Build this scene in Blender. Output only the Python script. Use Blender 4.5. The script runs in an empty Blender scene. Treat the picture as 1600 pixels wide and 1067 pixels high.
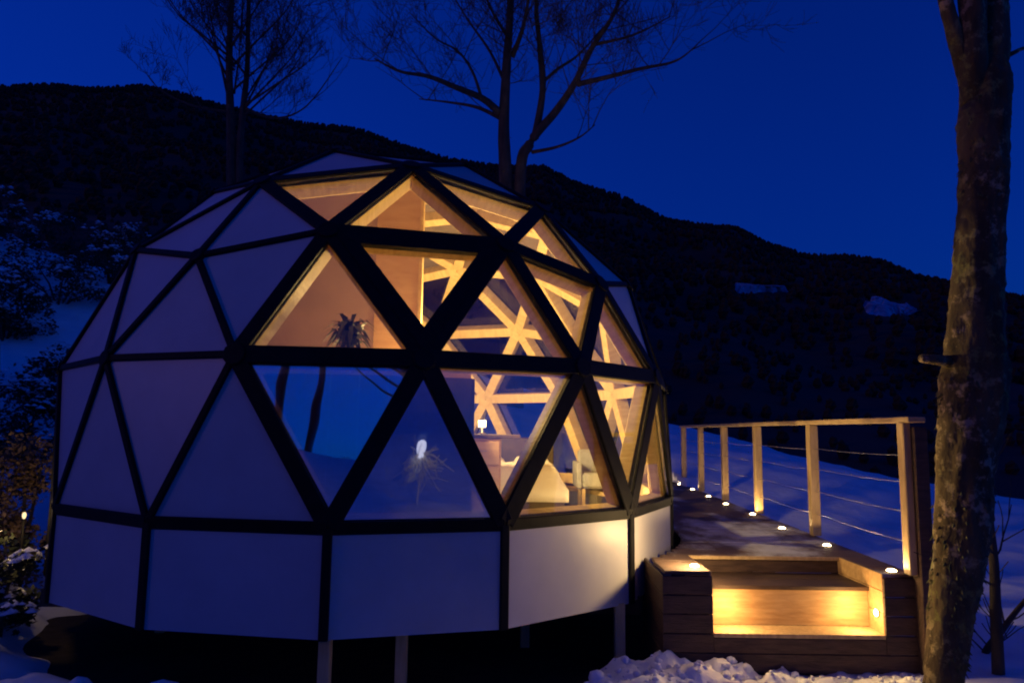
import bpy, bmesh, math, random
from mathutils import Vector, Matrix, noise
random.seed(7)
R_ = math.radians
SC = bpy.context.scene
COL = SC.collection

# ------------------------------------------------------------------ camera
PITCH, ROLL, ZC, LENS = R_(7.0405), R_(0.7493), 1.7263, 25.2135
FPX = LENS / 36 * 1600
fw = Vector((0, math.cos(PITCH), math.sin(PITCH)))
_r = Vector((1, 0, 0)); _u = _r.cross(fw)
rt = _r * math.cos(ROLL) + _u * math.sin(ROLL)
up = -_r * math.sin(ROLL) + _u * math.cos(ROLL)
cam_d = bpy.data.cameras.new('camera'); cam = bpy.data.objects.new('camera', cam_d); COL.objects.link(cam)
cam_d.lens = LENS; cam_d.sensor_width = 36; cam_d.clip_start = .05; cam_d.clip_end = 6000
cam.matrix_world = Matrix(((rt.x, up.x, -fw.x, 0), (rt.y, up.y, -fw.y, 0), (rt.z, up.z, -fw.z, ZC), (0, 0, 0, 1)))
SC.camera = cam

# ------------------------------------------------------------------ sky, sun, exposure
W = bpy.data.worlds.new('World'); SC.world = W; W.use_nodes = True
nt = W.node_tree; nt.nodes.clear()
SUN_AZ = R_(240)          # compass direction of the set sun (0 = +Y, clockwise): to the left, behind the camera
sky = nt.nodes.new('ShaderNodeTexSky'); sky.sky_type = 'NISHITA'; sky.sun_disc = False
sky.sun_elevation = R_(-1.0); sky.sun_rotation = 2 * math.pi - SUN_AZ
sky.altitude = 900; sky.air_density = 1.0; sky.dust_density = 0.3; sky.ozone_density = 6.0
wb = nt.nodes.new('ShaderNodeMix'); wb.data_type = 'RGBA'; wb.blend_type = 'MULTIPLY'; wb.inputs[0].default_value = 1
wb.inputs[7].default_value = (0.03, 0.50, 1.0, 1)       # camera balanced for the warm lamps
bg = nt.nodes.new('ShaderNodeBackground'); bg.inputs[1].default_value = 0.86
wo = nt.nodes.new('ShaderNodeOutputWorld')
nt.links.new(sky.outputs[0], wb.inputs[6]); nt.links.new(wb.outputs[2], bg.inputs[0]); nt.links.new(bg.outputs[0], wo.inputs[0])
sun_d = bpy.data.lights.new('sun', 'SUN'); sun = bpy.data.objects.new('sun', sun_d); COL.objects.link(sun)
sun_d.energy = 0.19; sun_d.angle = R_(18); sun_d.color = (1.0, 0.42, 0.62)
sun.rotation_euler = Vector((math.sin(SUN_AZ), math.cos(SUN_AZ), math.tan(R_(7)))).to_track_quat('Z', 'Y').to_euler()
SC.view_settings.view_transform = 'Standard'; SC.view_settings.look = 'None'
SC.view_settings.exposure = 0; SC.view_settings.gamma = 1; SC.view_settings.use_curve_mapping = False
try:
    SC.cycles.use_denoising = True; SC.cycles.max_bounces = 6; SC.cycles.transparent_max_bounces = 20
    SC.cycles.sample_clamp_indirect = 3.0; SC.cycles.filter_width = 2.0; SC.cycles.caustics_reflective = False
except Exception: pass

# ------------------------------------------------------------------ materials
def mat(name, c1, c2=None, scale=4.0, rough=.7, bump=0.0, bscale=None, metal=0.0, stretch=(1, 1, 1), emit=None, estr=0, spec=.4, contrast=(.35, .65), detail=6):
    m = bpy.data.materials.new(name); m.use_nodes = True; t = m.node_tree; b = t.nodes['Principled BSDF']
    b.inputs['Roughness'].default_value = rough; b.inputs['Metallic'].default_value = metal
    b.inputs['Specular IOR Level'].default_value = spec
    b.inputs['Base Color'].default_value = (*c1, 1)
    if c2 or bump:
        tc = t.nodes.new('ShaderNodeTexCoord'); mp = t.nodes.new('ShaderNodeMapping'); mp.inputs['Scale'].default_value = stretch
        t.links.new(tc.outputs['Object'], mp.inputs[0])
        oi = t.nodes.new('ShaderNodeObjectInfo')          # each piece gets its own bit of the grain
        mu = t.nodes.new('ShaderNodeVectorMath'); mu.operation = 'SCALE'; mu.inputs[0].default_value = (37, 19, 53); t.links.new(oi.outputs['Random'], mu.inputs['Scale'])
        ad = t.nodes.new('ShaderNodeVectorMath'); ad.operation = 'ADD'; t.links.new(mp.outputs[0], ad.inputs[0]); t.links.new(mu.outputs[0], ad.inputs[1])
        n = t.nodes.new('ShaderNodeTexNoise'); n.inputs['Scale'].default_value = scale; n.inputs['Detail'].default_value = detail; n.inputs['Roughness'].default_value = .6
        t.links.new(ad.outputs[0], n.inputs['Vector'])
        if c2:
            cr = t.nodes.new('ShaderNodeValToRGB'); cr.color_ramp.elements[0].position, cr.color_ramp.elements[1].position = contrast
            cr.color_ramp.elements[0].color = (*c1, 1); cr.color_ramp.elements[1].color = (*c2, 1)
            t.links.new(n.outputs[0], cr.inputs[0]); t.links.new(cr.outputs[0], b.inputs['Base Color'])
        if bump:
            n2 = n
            if bscale:
                n2 = t.nodes.new('ShaderNodeTexNoise'); n2.inputs['Scale'].default_value = bscale; n2.inputs['Detail'].default_value = 5; t.links.new(ad.outputs[0], n2.inputs['Vector'])
            bp = t.nodes.new('ShaderNodeBump'); bp.inputs['Strength'].default_value = bump; bp.inputs['Distance'].default_value = .03
            t.links.new(n2.outputs[0], bp.inputs['Height']); t.links.new(bp.outputs[0], b.inputs['Normal'])
    if emit:
        b.inputs['Emission Color'].default_value = (*emit, 1); b.inputs['Emission Strength'].default_value = estr
    return m

def glass_mat(name='coated_glass', refl=.10):
    m = bpy.data.materials.new(name); m.use_nodes = True; t = m.node_tree; t.nodes.clear()
    o = t.nodes.new('ShaderNodeOutputMaterial'); mx = t.nodes.new('ShaderNodeMixShader')
    tr = t.nodes.new('ShaderNodeBsdfTransparent'); tr.inputs[0].default_value = (.93, .95, .94, 1)
    gl = t.nodes.new('ShaderNodeBsdfGlossy'); gl.inputs['Roughness'].default_value = .015; gl.inputs[0].default_value = (.9, .95, 1, 1)
    lw = t.nodes.new('ShaderNodeLayerWeight'); lw.inputs['Blend'].default_value = .5
    pw = t.nodes.new('ShaderNodeMath'); pw.operation = 'POWER'; pw.inputs[1].default_value = 5; t.links.new(lw.outputs['Facing'], pw.inputs[0])
    fr = t.nodes.new('ShaderNodeMapRange'); fr.inputs['To Min'].default_value = refl; fr.inputs['To Max'].default_value = .9; t.links.new(pw.outputs[0], fr.inputs['Value'])
    tc = t.nodes.new('ShaderNodeTexCoord'); n = t.nodes.new('ShaderNodeTexNoise'); n.inputs['Scale'].default_value = 1.6; n.inputs['Detail'].default_value = 1
    bp = t.nodes.new('ShaderNodeBump'); bp.inputs['Strength'].default_value = .12; bp.inputs['Distance'].default_value = .05
    t.links.new(tc.outputs['Object'], n.inputs[0]); t.links.new(n.outputs[0], bp.inputs['Height']); t.links.new(bp.outputs[0], gl.inputs['Normal'])
    t.links.new(fr.outputs[0], mx.inputs[0]); t.links.new(tr.outputs[0], mx.inputs[1]); t.links.new(gl.outputs[0], mx.inputs[2]); t.links.new(mx.outputs[0], o.inputs[0])
    return m

M = dict(
    black=mat('black_metal', (.004, .004, .005), (.009, .008, .009), 9, .6, .15, spec=.15),
    pine=mat('pine_timber', (.52, .36, .15), (.66, .49, .23), 5, .6, .15, stretch=(1, 1, 6)),
    ply=mat('plywood', (.50, .31, .16), (.60, .40, .22), 3, .6, .08, stretch=(1, 1, 5)),
    white=mat('white_membrane', (.46, .44, .45), (.56, .54, .54), 2.2, .42, .25, 1.6, spec=.5, contrast=(.25, .75)),
    lining=mat('felt_lining', (.11, .085, .065), (.16, .12, .09), 3, .9, .1),
    plaster=mat('pale_plaster', (.36, .26, .24), (.43, .31, .28), 2, .85, .15, 7),
    glass=glass_mat(), mirror=glass_mat('privacy_glass', .7),
    walnut=mat('dark_brown_board', (.045, .026, .018), (.075, .045, .03), 6, .6, .1, stretch=(1, 6, 1)),
    deck=mat('deck_timber', (.075, .045, .034), (.15, .095, .07), 7, .65, .35, 22, stretch=(1, 7, 7), contrast=(.3, .7)),
    fascia=mat('fascia_timber', (.05, .028, .02), (.10, .058, .04), 6, .7, .3, 20, stretch=(1, 7, 7)),
    amber=mat('oiled_larch', (.36, .21, .09), (.50, .32, .15), 5, .6, .2, stretch=(1, 6, 6)),
    post=mat('rail_timber', (.40, .27, .13), (.54, .38, .20), 5, .65, .2, 18, stretch=(7, 7, 1)),
    litpine=mat('warm_lit_softwood', (.62, .42, .20), (.75, .54, .28), 5, .7, .2, stretch=(6, 6, 1)),  # pale warm tone stands in for lamplight on the support posts
    steel=mat('steel_cable', (.45, .45, .46), None, rough=.35, metal=1),
    snow=mat('snow', (.74, .76, .80), (.86, .87, .88), 3, .6, .5, 9, spec=.3),
    dusk_snow=mat('dusk_meadow_snow', (.10, .16, .26), (.34, .44, .60), .05, .8, contrast=(.4, .62)),  # dim blue dusk light put into the snow colour
    earth=mat('damp_earth', (.018, .013, .01), (.05, .037, .026), 2.5, .95, .6, 9),
    hill=mat('wooded_hillside', (.010, .010, .009), (.032, .028, .022), .012, .95),
    forest=mat('bare_forest', (.011, .011, .009), (.026, .022, .017), .03, .95),
    bark=mat('grey_bark', (.028, .022, .018), (.07, .055, .045), 7, .9, .6, 16, stretch=(1, 1, .35)),
    twig=mat('twig_bark', (.035, .028, .024), (.07, .055, .045), 4, .9),
    lichen=None,
    leaf=mat('evergreen_leaf', (.012, .018, .009), (.035, .045, .02), 3, .6),
    litleaf=mat('warm_lit_leaf', (.16, .10, .045), (.30, .20, .09), 3, .7),  # golden tone carries the warm lamplight on the leaves
    cotton=mat('white_cotton', (.72, .68, .60), (.80, .77, .70), 4, .85, .3, 6),
    floor=mat('oak_floor', (.13, .07, .04), (.19, .11, .065), 5, .5, .1, stretch=(6, 1, 1)),
    grey=mat('grey_upholstery', (.28, .28, .27), (.36, .36, .35), 14, .9, .2),
    shade=mat('lit_lamp_shade', (.9, .8, .6), emit=(1, .66, .30), estr=9),
    dimglobe=mat('dim_globe', (.8, .7, .5), emit=(1, .8, .55), estr=.5),
    led=mat('lit_lens', (.9, .9, .8), emit=(1, .72, .36), estr=22),
    brass=mat('brushed_metal', (.35, .33, .30), None, rough=.35, metal=1),
    pot=mat('dark_clay', (.05, .035, .03), (.08, .05, .04), 5, .8),
)
def lichen_mat():
    m = mat('lichen_bark', (.040, .028, .012), (.12, .085, .038), 6, .92, 1.0, 14, stretch=(1, 1, .4))
    t = m.node_tree; b = t.nodes['Principled BSDF']; src = b.inputs['Base Color'].links[0].from_socket
    tc = t.nodes.new('ShaderNodeTexCoord'); n = t.nodes.new('ShaderNodeTexNoise'); n.inputs['Scale'].default_value = 11; n.inputs['Detail'].default_value = 8; n.inputs['Roughness'].default_value = .7
    t.links.new(tc.outputs['Object'], n.inputs[0])
    cr = t.nodes.new('ShaderNodeValToRGB'); cr.color_ramp.elements[0].position = .52; cr.color_ramp.elements[1].position = .60
    t.links.new(n.outputs[0], cr.inputs[0])
    n2 = t.nodes.new('ShaderNodeTexNoise'); n2.inputs['Scale'].default_value = 1.7; t.links.new(tc.outputs['Object'], n2.inputs[0])
    c2 = t.nodes.new('ShaderNodeValToRGB'); c2.color_ramp.elements[0].position = .42; c2.color_ramp.elements[1].position = .58
    c2.color_ramp.elements[0].color = (.15, .14, .04, 1); c2.color_ramp.elements[1].color = (.36, .26, .15, 1); t.links.new(n2.outputs[0], c2.inputs[0])
    mx = t.nodes.new('ShaderNodeMix'); mx.data_type = 'RGBA'; t.links.new(cr.outputs[0], mx.inputs[0]); t.links.new(src, mx.inputs[6]); t.links.new(c2.outputs[0], mx.inputs[7])
    t.links.new(mx.outputs[2], b.inputs['Base Color']); return m
M['lichen'] = lichen_mat()

def frost_on(m):
    # wind-blown dusting of snow lying on the deck boards (deck coordinates, so it runs across board joints)
    t = m.node_tree; b = t.nodes['Principled BSDF']; src = b.inputs['Base Color'].links[0].from_socket
    tc = t.nodes.new('ShaderNodeTexCoord')
    mp = t.nodes.new('ShaderNodeMapping'); mp.inputs['Scale'].default_value = (1.5, .8, 1); t.links.new(tc.outputs['Object'], mp.inputs[0])
    n = t.nodes.new('ShaderNodeTexNoise'); n.inputs['Scale'].default_value = 1.1; n.inputs['Detail'].default_value = 9; n.inputs['Roughness'].default_value = .68; t.links.new(mp.outputs[0], n.inputs[0])
    d = t.nodes.new('ShaderNodeVectorMath'); d.operation = 'DISTANCE'; t.links.new(tc.outputs['Object'], d.inputs[0]); d.inputs[1].default_value = (.25, -2.1, .72)
    mr = t.nodes.new('ShaderNodeMapRange'); mr.inputs['From Max'].default_value = 1.3; mr.inputs['To Min'].default_value = .16; mr.inputs['To Max'].default_value = 0; t.links.new(d.outputs['Value'], mr.inputs['Value'])
    ad = t.nodes.new('ShaderNodeMath'); ad.operation = 'ADD'; t.links.new(n.outputs[0], ad.inputs[0]); t.links.new(mr.outputs[0], ad.inputs[1])
    cr = t.nodes.new('ShaderNodeValToRGB'); cr.color_ramp.elements[0].position = .52; cr.color_ramp.elements[1].position = .68
    cr.color_ramp.elements[1].color = (.85, .85, .85, 1); t.links.new(ad.outputs[0], cr.inputs[0])
    mx = t.nodes.new('ShaderNodeMix'); mx.data_type = 'RGBA'; t.links.new(cr.outputs[0], mx.inputs[0]); t.links.new(src, mx.inputs[6]); mx.inputs[7].default_value = (.62, .63, .66, 1)
    t.links.new(mx.outputs[2], b.inputs['Base Color'])
frost_on(M['deck'])

# ------------------------------------------------------------------ helpers
def tag(o, label, cat=None, group=None, kind=None):
    if label: o['label'] = label
    if cat: o['category'] = cat
    if group: o['group'] = group
    if kind: o['kind'] = kind
    return o
def mesh_obj(name, verts, faces, m, parent=None, loc=None, smooth=False):
    me = bpy.data.meshes.new(name); me.from_pydata([tuple(v) for v in verts], [], faces); me.update()
    if m: me.materials.append(m)
    if smooth: me.polygons.foreach_set('use_smooth', [True] * len(me.polygons))
    o = bpy.data.objects.new(name, me); COL.objects.link(o)
    if parent: o.parent = parent
    if loc is not None: o.location = loc
    return o
def bm_obj(name, bm, m, parent=None, smooth=False):
    bmesh.ops.recalc_face_normals(bm, faces=bm.faces)
    me = bpy.data.meshes.new(name); bm.to_mesh(me); bm.free()
    if m: me.materials.append(m)
    if smooth: me.polygons.foreach_set('use_smooth', [True] * len(me.polygons))
    o = bpy.data.objects.new(name, me); COL.objects.link(o)
    if parent: o.parent = parent
    return o
def empty(name, loc=(0, 0, 0)):
    o = bpy.data.objects.new(name, None); COL.objects.link(o); o.location = loc; o.empty_display_size = .2
    return o
def box_bm(x0, x1, y0, y1, z0, z1, bev=0.0, bm=None):
    bm = bm or bmesh.new()
    vs = [bm.verts.new((x, y, z)) for z in (z0, z1) for y in (y0, y1) for x in (x0, x1)]
    fs = [bm.faces.new([vs[i] for i in f]) for f in ((0, 1, 3, 2), (4, 6, 7, 5), (0, 4, 5, 1), (2, 3, 7, 6), (0, 2, 6, 4), (1, 5, 7, 3))]
    if bev:
        es = list({e for f in fs for e in f.edges})
        bmesh.ops.bevel(bm, geom=es, offset=bev, segments=1, affect='EDGES')
    return bm
def box(name, x0, x1, y0, y1, z0, z1, m, parent=None, bev=0.0, off=None):
    """box in world coordinates, its mesh kept relative to the parent (empties are unrotated)"""
    p = parent_origin(parent)
    return bm_obj(name, box_bm(x0 - p.x, x1 - p.x, y0 - p.y, y1 - p.y, z0 - p.z, z1 - p.z, bev), m, parent)
def parent_origin(parent):
    p = Vector((0, 0, 0))
    while parent: p += parent.location; parent = parent.parent
    return p
def beam(name, a, b, up_v, w, h, m, parent, shift=0.0, end=0.0, bev=.006):
    """bar of width w and height h (along up_v) from a to b; shift moves it along up_v"""
    a, b = Vector(a), Vector(b); o = parent_origin(parent); d = (b - a); L = d.length; d.normalize()
    a = a - d * end; L += 2 * end
    n = (up_v - d * up_v.dot(d)).normalized(); s = d.cross(n)
    bm = box_bm(-w / 2, w / 2, -h / 2, h / 2, 0, L, bev)
    bmesh.ops.recalc_face_normals(bm, faces=bm.faces)
    ob = bm_obj(name, bm, m, parent)
    mw = Matrix((s, n, d)).transposed().to_4x4(); mw.translation = a + n * shift - o
    ob.matrix_local = mw
    return ob
def prism(name, pts, nrm, t0, t1, m, parent, bev=0.0):
    """polygon pts extruded along nrm from t0 to t1"""
    o = parent_origin(parent); c = sum(pts, Vector()) / len(pts); k = len(pts)
    v = [p - c + nrm * t0 for p in pts] + [p - c + nrm * t1 for p in pts]
    f = [tuple(range(k))[::-1], tuple(range(k, 2 * k))] + [(i, (i + 1) % k, k + (i + 1) % k, k + i) for i in range(k)]
    bm = bmesh.new(); vs = [bm.verts.new(x) for x in v]; [bm.faces.new([vs[i] for i in q]) for q in f]
    if bev: bmesh.ops.bevel(bm, geom=list(bm.edges), offset=bev, segments=1, affect='EDGES')
    ob = bm_obj(name, bm, m, parent); ob.location = c - o
    return ob
def lathe(name, prof, m, parent=None, seg=16, loc=(0, 0, 0), smooth=True):
    vs, fs = [], []
    for r, z in prof:
        for i in range(seg): a = 2 * math.pi * i / seg; vs.append((r * math.cos(a), r * math.sin(a), z))
    for j in range(len(prof) - 1):
        for i in range(seg): fs.append((j * seg + i, j * seg + (i + 1) % seg, (j + 1) * seg + (i + 1) % seg, (j + 1) * seg + i))
    fs.append(tuple(range(seg))[::-1]); fs.append(tuple(range((len(prof) - 1) * seg, len(prof) * seg)))
    return mesh_obj(name, vs, fs, m, parent, loc, smooth)
def point_light(parent, loc, watts, color, radius=.04):
    d = bpy.data.lights.new('glow', 'POINT'); d.energy = watts; d.color = color; d.shadow_soft_size = radius
    o = bpy.data.objects.new('glow', d); COL.objects.link(o); o.parent = parent; o.location = loc
    return o
def pix(x, y, Y):                       # a sight line of the photograph met with the depth Y
    d = fw + rt * ((x - 800) / FPX) - up * ((y - 533.5) / FPX)
    return d * (Y / d.y) + Vector((0, 0, ZC))
def sst(a, b, x):
    t = min(1, max(0, (x - a) / (b - a))); return t * t * (3 - 2 * t)
def tube(V, F, pts, rads, k):
    """append a tapered tube along pts to V, F"""
    base = len(V); n = len(pts); ref = Vector((.31, .17, .93))
    for i, p in enumerate(pts):
        d = (pts[min(i + 1, n - 1)] - pts[max(i - 1, 0)]).normalized()
        s = d.cross(ref if abs(d.dot(ref)) < .95 else Vector((1, 0, 0))).normalized(); q = d.cross(s)
        for j in range(k):
            a = 2 * math.pi * j / k; V.append(p + (s * math.cos(a) + q * math.sin(a)) * rads[i])
    for i in range(n - 1):
        for j in range(k): F.append((base + i * k + j, base + i * k + (j + 1) % k, base + (i + 1) * k + (j + 1) % k, base + (i + 1) * k + j))
    F.append(tuple(base + j for j in range(k))[::-1]); F.append(tuple(base + (n - 1) * k + j for j in range(k)))

# ------------------------------------------------------------------ setting: ground, snow, hills
DC = Vector((-1.3481, 7.6735, 0)); DR = 3.0; DROT = R_(-111.066)
def terrain(x, y):
    w = sst(9, 21, y)
    if x > 4.6: hb = 1.8 - .21 * (x - 4.6)
    else: hb = 1.8 + .27 * (4.6 - x)
    hb = max(hb, -4)
    h = w * hb
    hl = .42 * max(0, -x - 5.5) * (1 - w) * sst(-14, 3, y)        # the bank on the left
    h += hl
    if y > 24: h -= (y - 24) * .10 * sst(-30, 12, x)
    if y < -2:                                                    # snowy rise behind the camera
        h += sst(2, 15, -y) * min(7, max(2.6, 3.2 - .28 * (x + 2)))
        if y < -15: h -= (-y - 15) * .09
    h += .10 * noise.noise(Vector((x * .25, y * .25, 1.3))) * sst(3.2, 7, math.hypot(x - DC.x, y - DC.y))
    return h
def axis(spans):
    out = [spans[0][0]]
    for a, b, n in spans: out += [a + (b - a) * (i + 1) / n for i in range(n)]
    return out
gx = axis([(-2500, -300, 5), (-300, -60, 8), (-60, 60, 60), (60, 300, 8), (300, 2500, 5)])
gy = axis([(-2500, -300, 5), (-300, -60, 8), (-60, 70, 65), (70, 300, 8), (300, 2500, 5)])
V = []; 
for y in gy:
    for x in gx:
        h = terrain(x, y) if max(abs(x), abs(y)) < 75 else -40
        V.append((x, y, h - .16))
nx = len(gx)
F = [(j * nx + i, j * nx + i + 1, (j + 1) * nx + i + 1, (j + 1) * nx + i) for j in range(len(gy) - 1) for i in range(nx - 1)]
tag(mesh_obj('ground', V, F, M['earth'], smooth=True), 'dark damp earth ground under the raised dome', kind='structure')

def snow_h(x, y):
    """snow thickness over the ground; negative = bare"""
    rd = math.hypot(x - DC.x, y - DC.y)
    t = .05 + .05 * noise.noise(Vector((x * .9, y * .9, 5))) + .03 * noise.noise(Vector((x * 2.7, y * 2.7, 9)))
    bare = 1 - sst(2.55, 3.35, rd + .35 * noise.noise(Vector((x * 1.6, y * 1.6, 2))))
    t -= .32 * bare
    # trodden, shovelled heap in front of the steps
    k = sst(.2, 1.1, x) * (1 - sst(2.7, 3.3, x)) * sst(3.6, 4.7, y) * (1 - sst(5.36, 5.44, y))
    if k > 0:
        q = Vector((x * 5.2, y * 5.2, 3.1))
        lump = abs(noise.noise(q * .7)) * .16 + abs(noise.noise(q * 1.9)) * .07 + abs(noise.noise(q * 4.5)) * .025 
        t = t * (1 - k) + k * (.0 + lump + .11 * sst(1.9, .9, x) * (1 - sst(.35, 1.0, 1.0 - x)))
    t -= .3 * (1 - sst(3.3, 4.2, y + .4 * noise.noise(Vector((x, y, 3))))) * sst(-1.6, -.4, y) * (1 - sst(4.5, 6, abs(x)))   # unseen bare patch, added to cut snow bounce onto the dome
    kl = (1 - sst(-.4, .4, x)) * sst(4.0, 4.6, y) * (1 - sst(5.0, 5.6, y))
    if kl > 0:
        q = Vector((x * 3.0, y * 3.0, 8.1)); t += kl * (.22 * max(0, noise.noise(q)) + .05 * noise.noise(q * 2.5))
    if 1.05 < x < 3.3 and 5.42 < y < 14.5: t -= .35       # dry under the deck
    if y > 7: t += .13 * noise.noise(Vector((x * .22 + y * .05, y * .8, 4))) + .07 * noise.noise(Vector((x * .7, y * 1.9, 4))) + .03 * noise.noise(Vector((x * 2.3, y * 3.2, 7)))
    return t
sx = axis([(-60, -12, 40), (-12, -4.5, 50), (-4.5, .3, 80), (.3, 3.6, 110), (3.6, 8, 60), (8, 40, 70), (40, 60, 8)])
sy = axis([(-60, -4, 30), (-4, 3.9, 16), (3.9, 5.6, 60), (5.6, 10, 66), (10, 26, 70), (26, 60, 20)])
V = [(x, y, terrain(x, y) - .02 + max(-.3, snow_h(x, y))) for y in sy for x in sx]; nx = len(sx)
F = []
for j in range(len(sy) - 1):
    for i in range(nx - 1):
        q = (j * nx + i, j * nx + i + 1, (j + 1) * nx + i + 1, (j + 1) * nx + i)
        if all(V[k][2] < terrain(V[k][0], V[k][1]) - .17 for k in q): continue
        F.append(q)
tag(mesh_obj('snow', V, F, M['snow'], smooth=True), 'blue-lit snow lying over the ground around the dome', kind='structure')

rc = random.Random(12); V, F = [], []
for _ in range(420):
    x, y = rc.uniform(.5, 3.0), rc.uniform(4.55, 5.36); t = snow_h(x, y)
    if t < .03: continue
    z = terrain(x, y) - .02 + t; sz = abs(rc.gauss(0, 1)) * .016 + .008; b = len(V); n = 7; sd = rc.uniform(0, 99)
    V.append(Vector((x, y, z + sz * .9)))
    for q, (rr, zz) in enumerate(((.7, .6), (1, .1), (.8, -.4))):
        for i in range(n):
            a = 6.283 * i / n + q * .4; f = rr * sz * (1 + .5 * noise.noise(Vector((math.cos(a) * 2, math.sin(a) * 2, sd + q)))); V.append(Vector((x + f * math.cos(a), y + f * math.sin(a), z + sz * zz)))
    for i in range(n): F.append((b, b + 1 + i, b + 1 + (i + 1) % n))
    for q in range(2):
        for i in range(n): F.append((b + 1 + q * n + i, b + 1 + (q + 1) * n + i, b + 1 + (q + 1) * n + (i + 1) % n, b + 1 + q * n + (i + 1) % n))
tag(mesh_obj('snow_crumbs', V, F, M['snow'], smooth=True), 'loose snow crumbs scattered on the heap before the steps', 'snow', kind='stuff')

# far mountain: crest from the skyline
SKY = [(-500, 120), (-200, 128), (0, 138), (80, 134), (150, 141), (220, 138), (280, 150), (340, 166), (420, 184), (490, 197), (555, 203), (610, 222), (700, 250), (790, 262), (850, 262), (905, 290), (970, 308), (1040, 343), (1100, 352), (1150, 358), (1200, 384), (1260, 402), (1330, 404), (1380, 412), (1430, 434), (1500, 446), (1600, 466), (1800, 500), (2200, 560)]
sky_pts = []
for x, y in SKY:
    d = fw + rt * ((x - 800) / FPX) - up * ((y - 533.5) / FPX)
    sky_pts.append((math.atan2(d.x, d.y), math.atan2(d.z, math.hypot(d.x, d.y))))
def crest(az):
    if az <= sky_pts[0][0]: return sky_pts[0][1] * max(0, 1 - (sky_pts[0][0] - az) / 1.1)
    if az >= sky_pts[-1][0]: return sky_pts[-1][1] * max(0, 1 - (az - sky_pts[-1][0]) / .9)
    for (a, e), (b, f) in zip(sky_pts, sky_pts[1:]):
        if a <= az <= b: return e + (f - e) * (az - a) / (b - a)
RC = 1500
def hill_z(az, r):
    H = RC * math.tan(crest(az))
    t = (r - 90) / (RC - 90)
    x, y = r * math.sin(az), r * math.cos(az)
    n = noise.fractal(Vector((x * .004, y * .004, 2)), 1.0, 2.0, 5)
    base = -32 + (H + 32) * (t ** 1.15 if t <= 1 else 1 - (t - 1) * .8)
    return base + n * 26 * min(1, t * 3) * (1 - min(1, max(0, (t - .7) / .3)) * .85)
V, F = [], []
NA, NR = 260, 60
for j in range(NR + 1):
    r = 90 + (RC * 1.25 - 90) * (j / NR) ** 1.3
    for i in range(NA + 1):
        az = -2.2 + 4.2 * i / NA
        V.append((r * math.sin(az), r * math.cos(az), hill_z(az, r)))
for j in range(NR):
    for i in range(NA): F.append((j * (NA + 1) + i, j * (NA + 1) + i + 1, (j + 1) * (NA + 1) + i + 1, (j + 1) * (NA + 1) + i))
hill = tag(mesh_obj('mountain', V, F, M['hill'], smooth=True), 'dark wooded mountain ridge falling to the right behind the dome', kind='structure')
# clearings with snow
def hill_hit(x, y):
    d = (fw + rt * ((x - 800) / FPX) - up * ((y - 533.5) / FPX)); az = math.atan2(d.x, d.y); s = d.z / math.hypot(d.x, d.y)
    r = 120
    while r < RC and hill_z(az, r) < ZC + s * r: r += 4
    return az, r
def clearing(poly, name):
    c = [hill_hit(*p) for p in poly]; V, F = [], []
    n = len(c); ca = sum(a for a, r in c) / n; cr = sum(r for a, r in c) / n
    rings = 6
    V.append((cr * math.sin(ca), cr * math.cos(ca), hill_z(ca, cr) + 6))
    for k in range(1, rings + 1):
        for a, r in c:
            aa, rr = ca + (a - ca) * k / rings, cr + (r - cr) * k / rings
            V.append((rr * math.sin(aa), rr * math.cos(aa), hill_z(aa, rr) + 6 - (8 if k == rings else 0)))
    for i in range(n): F.append((0, 1 + i, 1 + (i + 1) % n))
    for k in range(rings - 1):
        for i in range(n): F.append((1 + k * n + i, 1 + k * n + (i + 1) % n, 1 + (k + 1) * n + (i + 1) % n, 1 + (k + 1) * n + i))
    o = mesh_obj(name, V, F, M['dusk_snow'], smooth=True); return o
def blob_poly(cx, cy, rx, ry, n=44, s=1):
    return [(cx + rx * math.cos(2 * math.pi * i / n) * (1 + .45 * noise.noise(Vector((i * .55, s, 0)))), cy + ry * math.sin(2 * math.pi * i / n) * (1 + .5 * noise.noise(Vector((i * .7, s, 5))))) for i in range(n)]
CLEAR = [(1392, 484, 42, 9, 'bright oval snow meadow in the woods left of the near trunk'), (1190, 457, 40, .8, 'thin streak of snow on the dark mountain beyond the railing')]
clear_ar = []
for k, (cx, cy, rx, ry, lb) in enumerate(CLEAR):
    tag(clearing(blob_poly(cx, cy, rx, ry, s=k + 1), 'snow_meadow'), lb, kind='structure')
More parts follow.
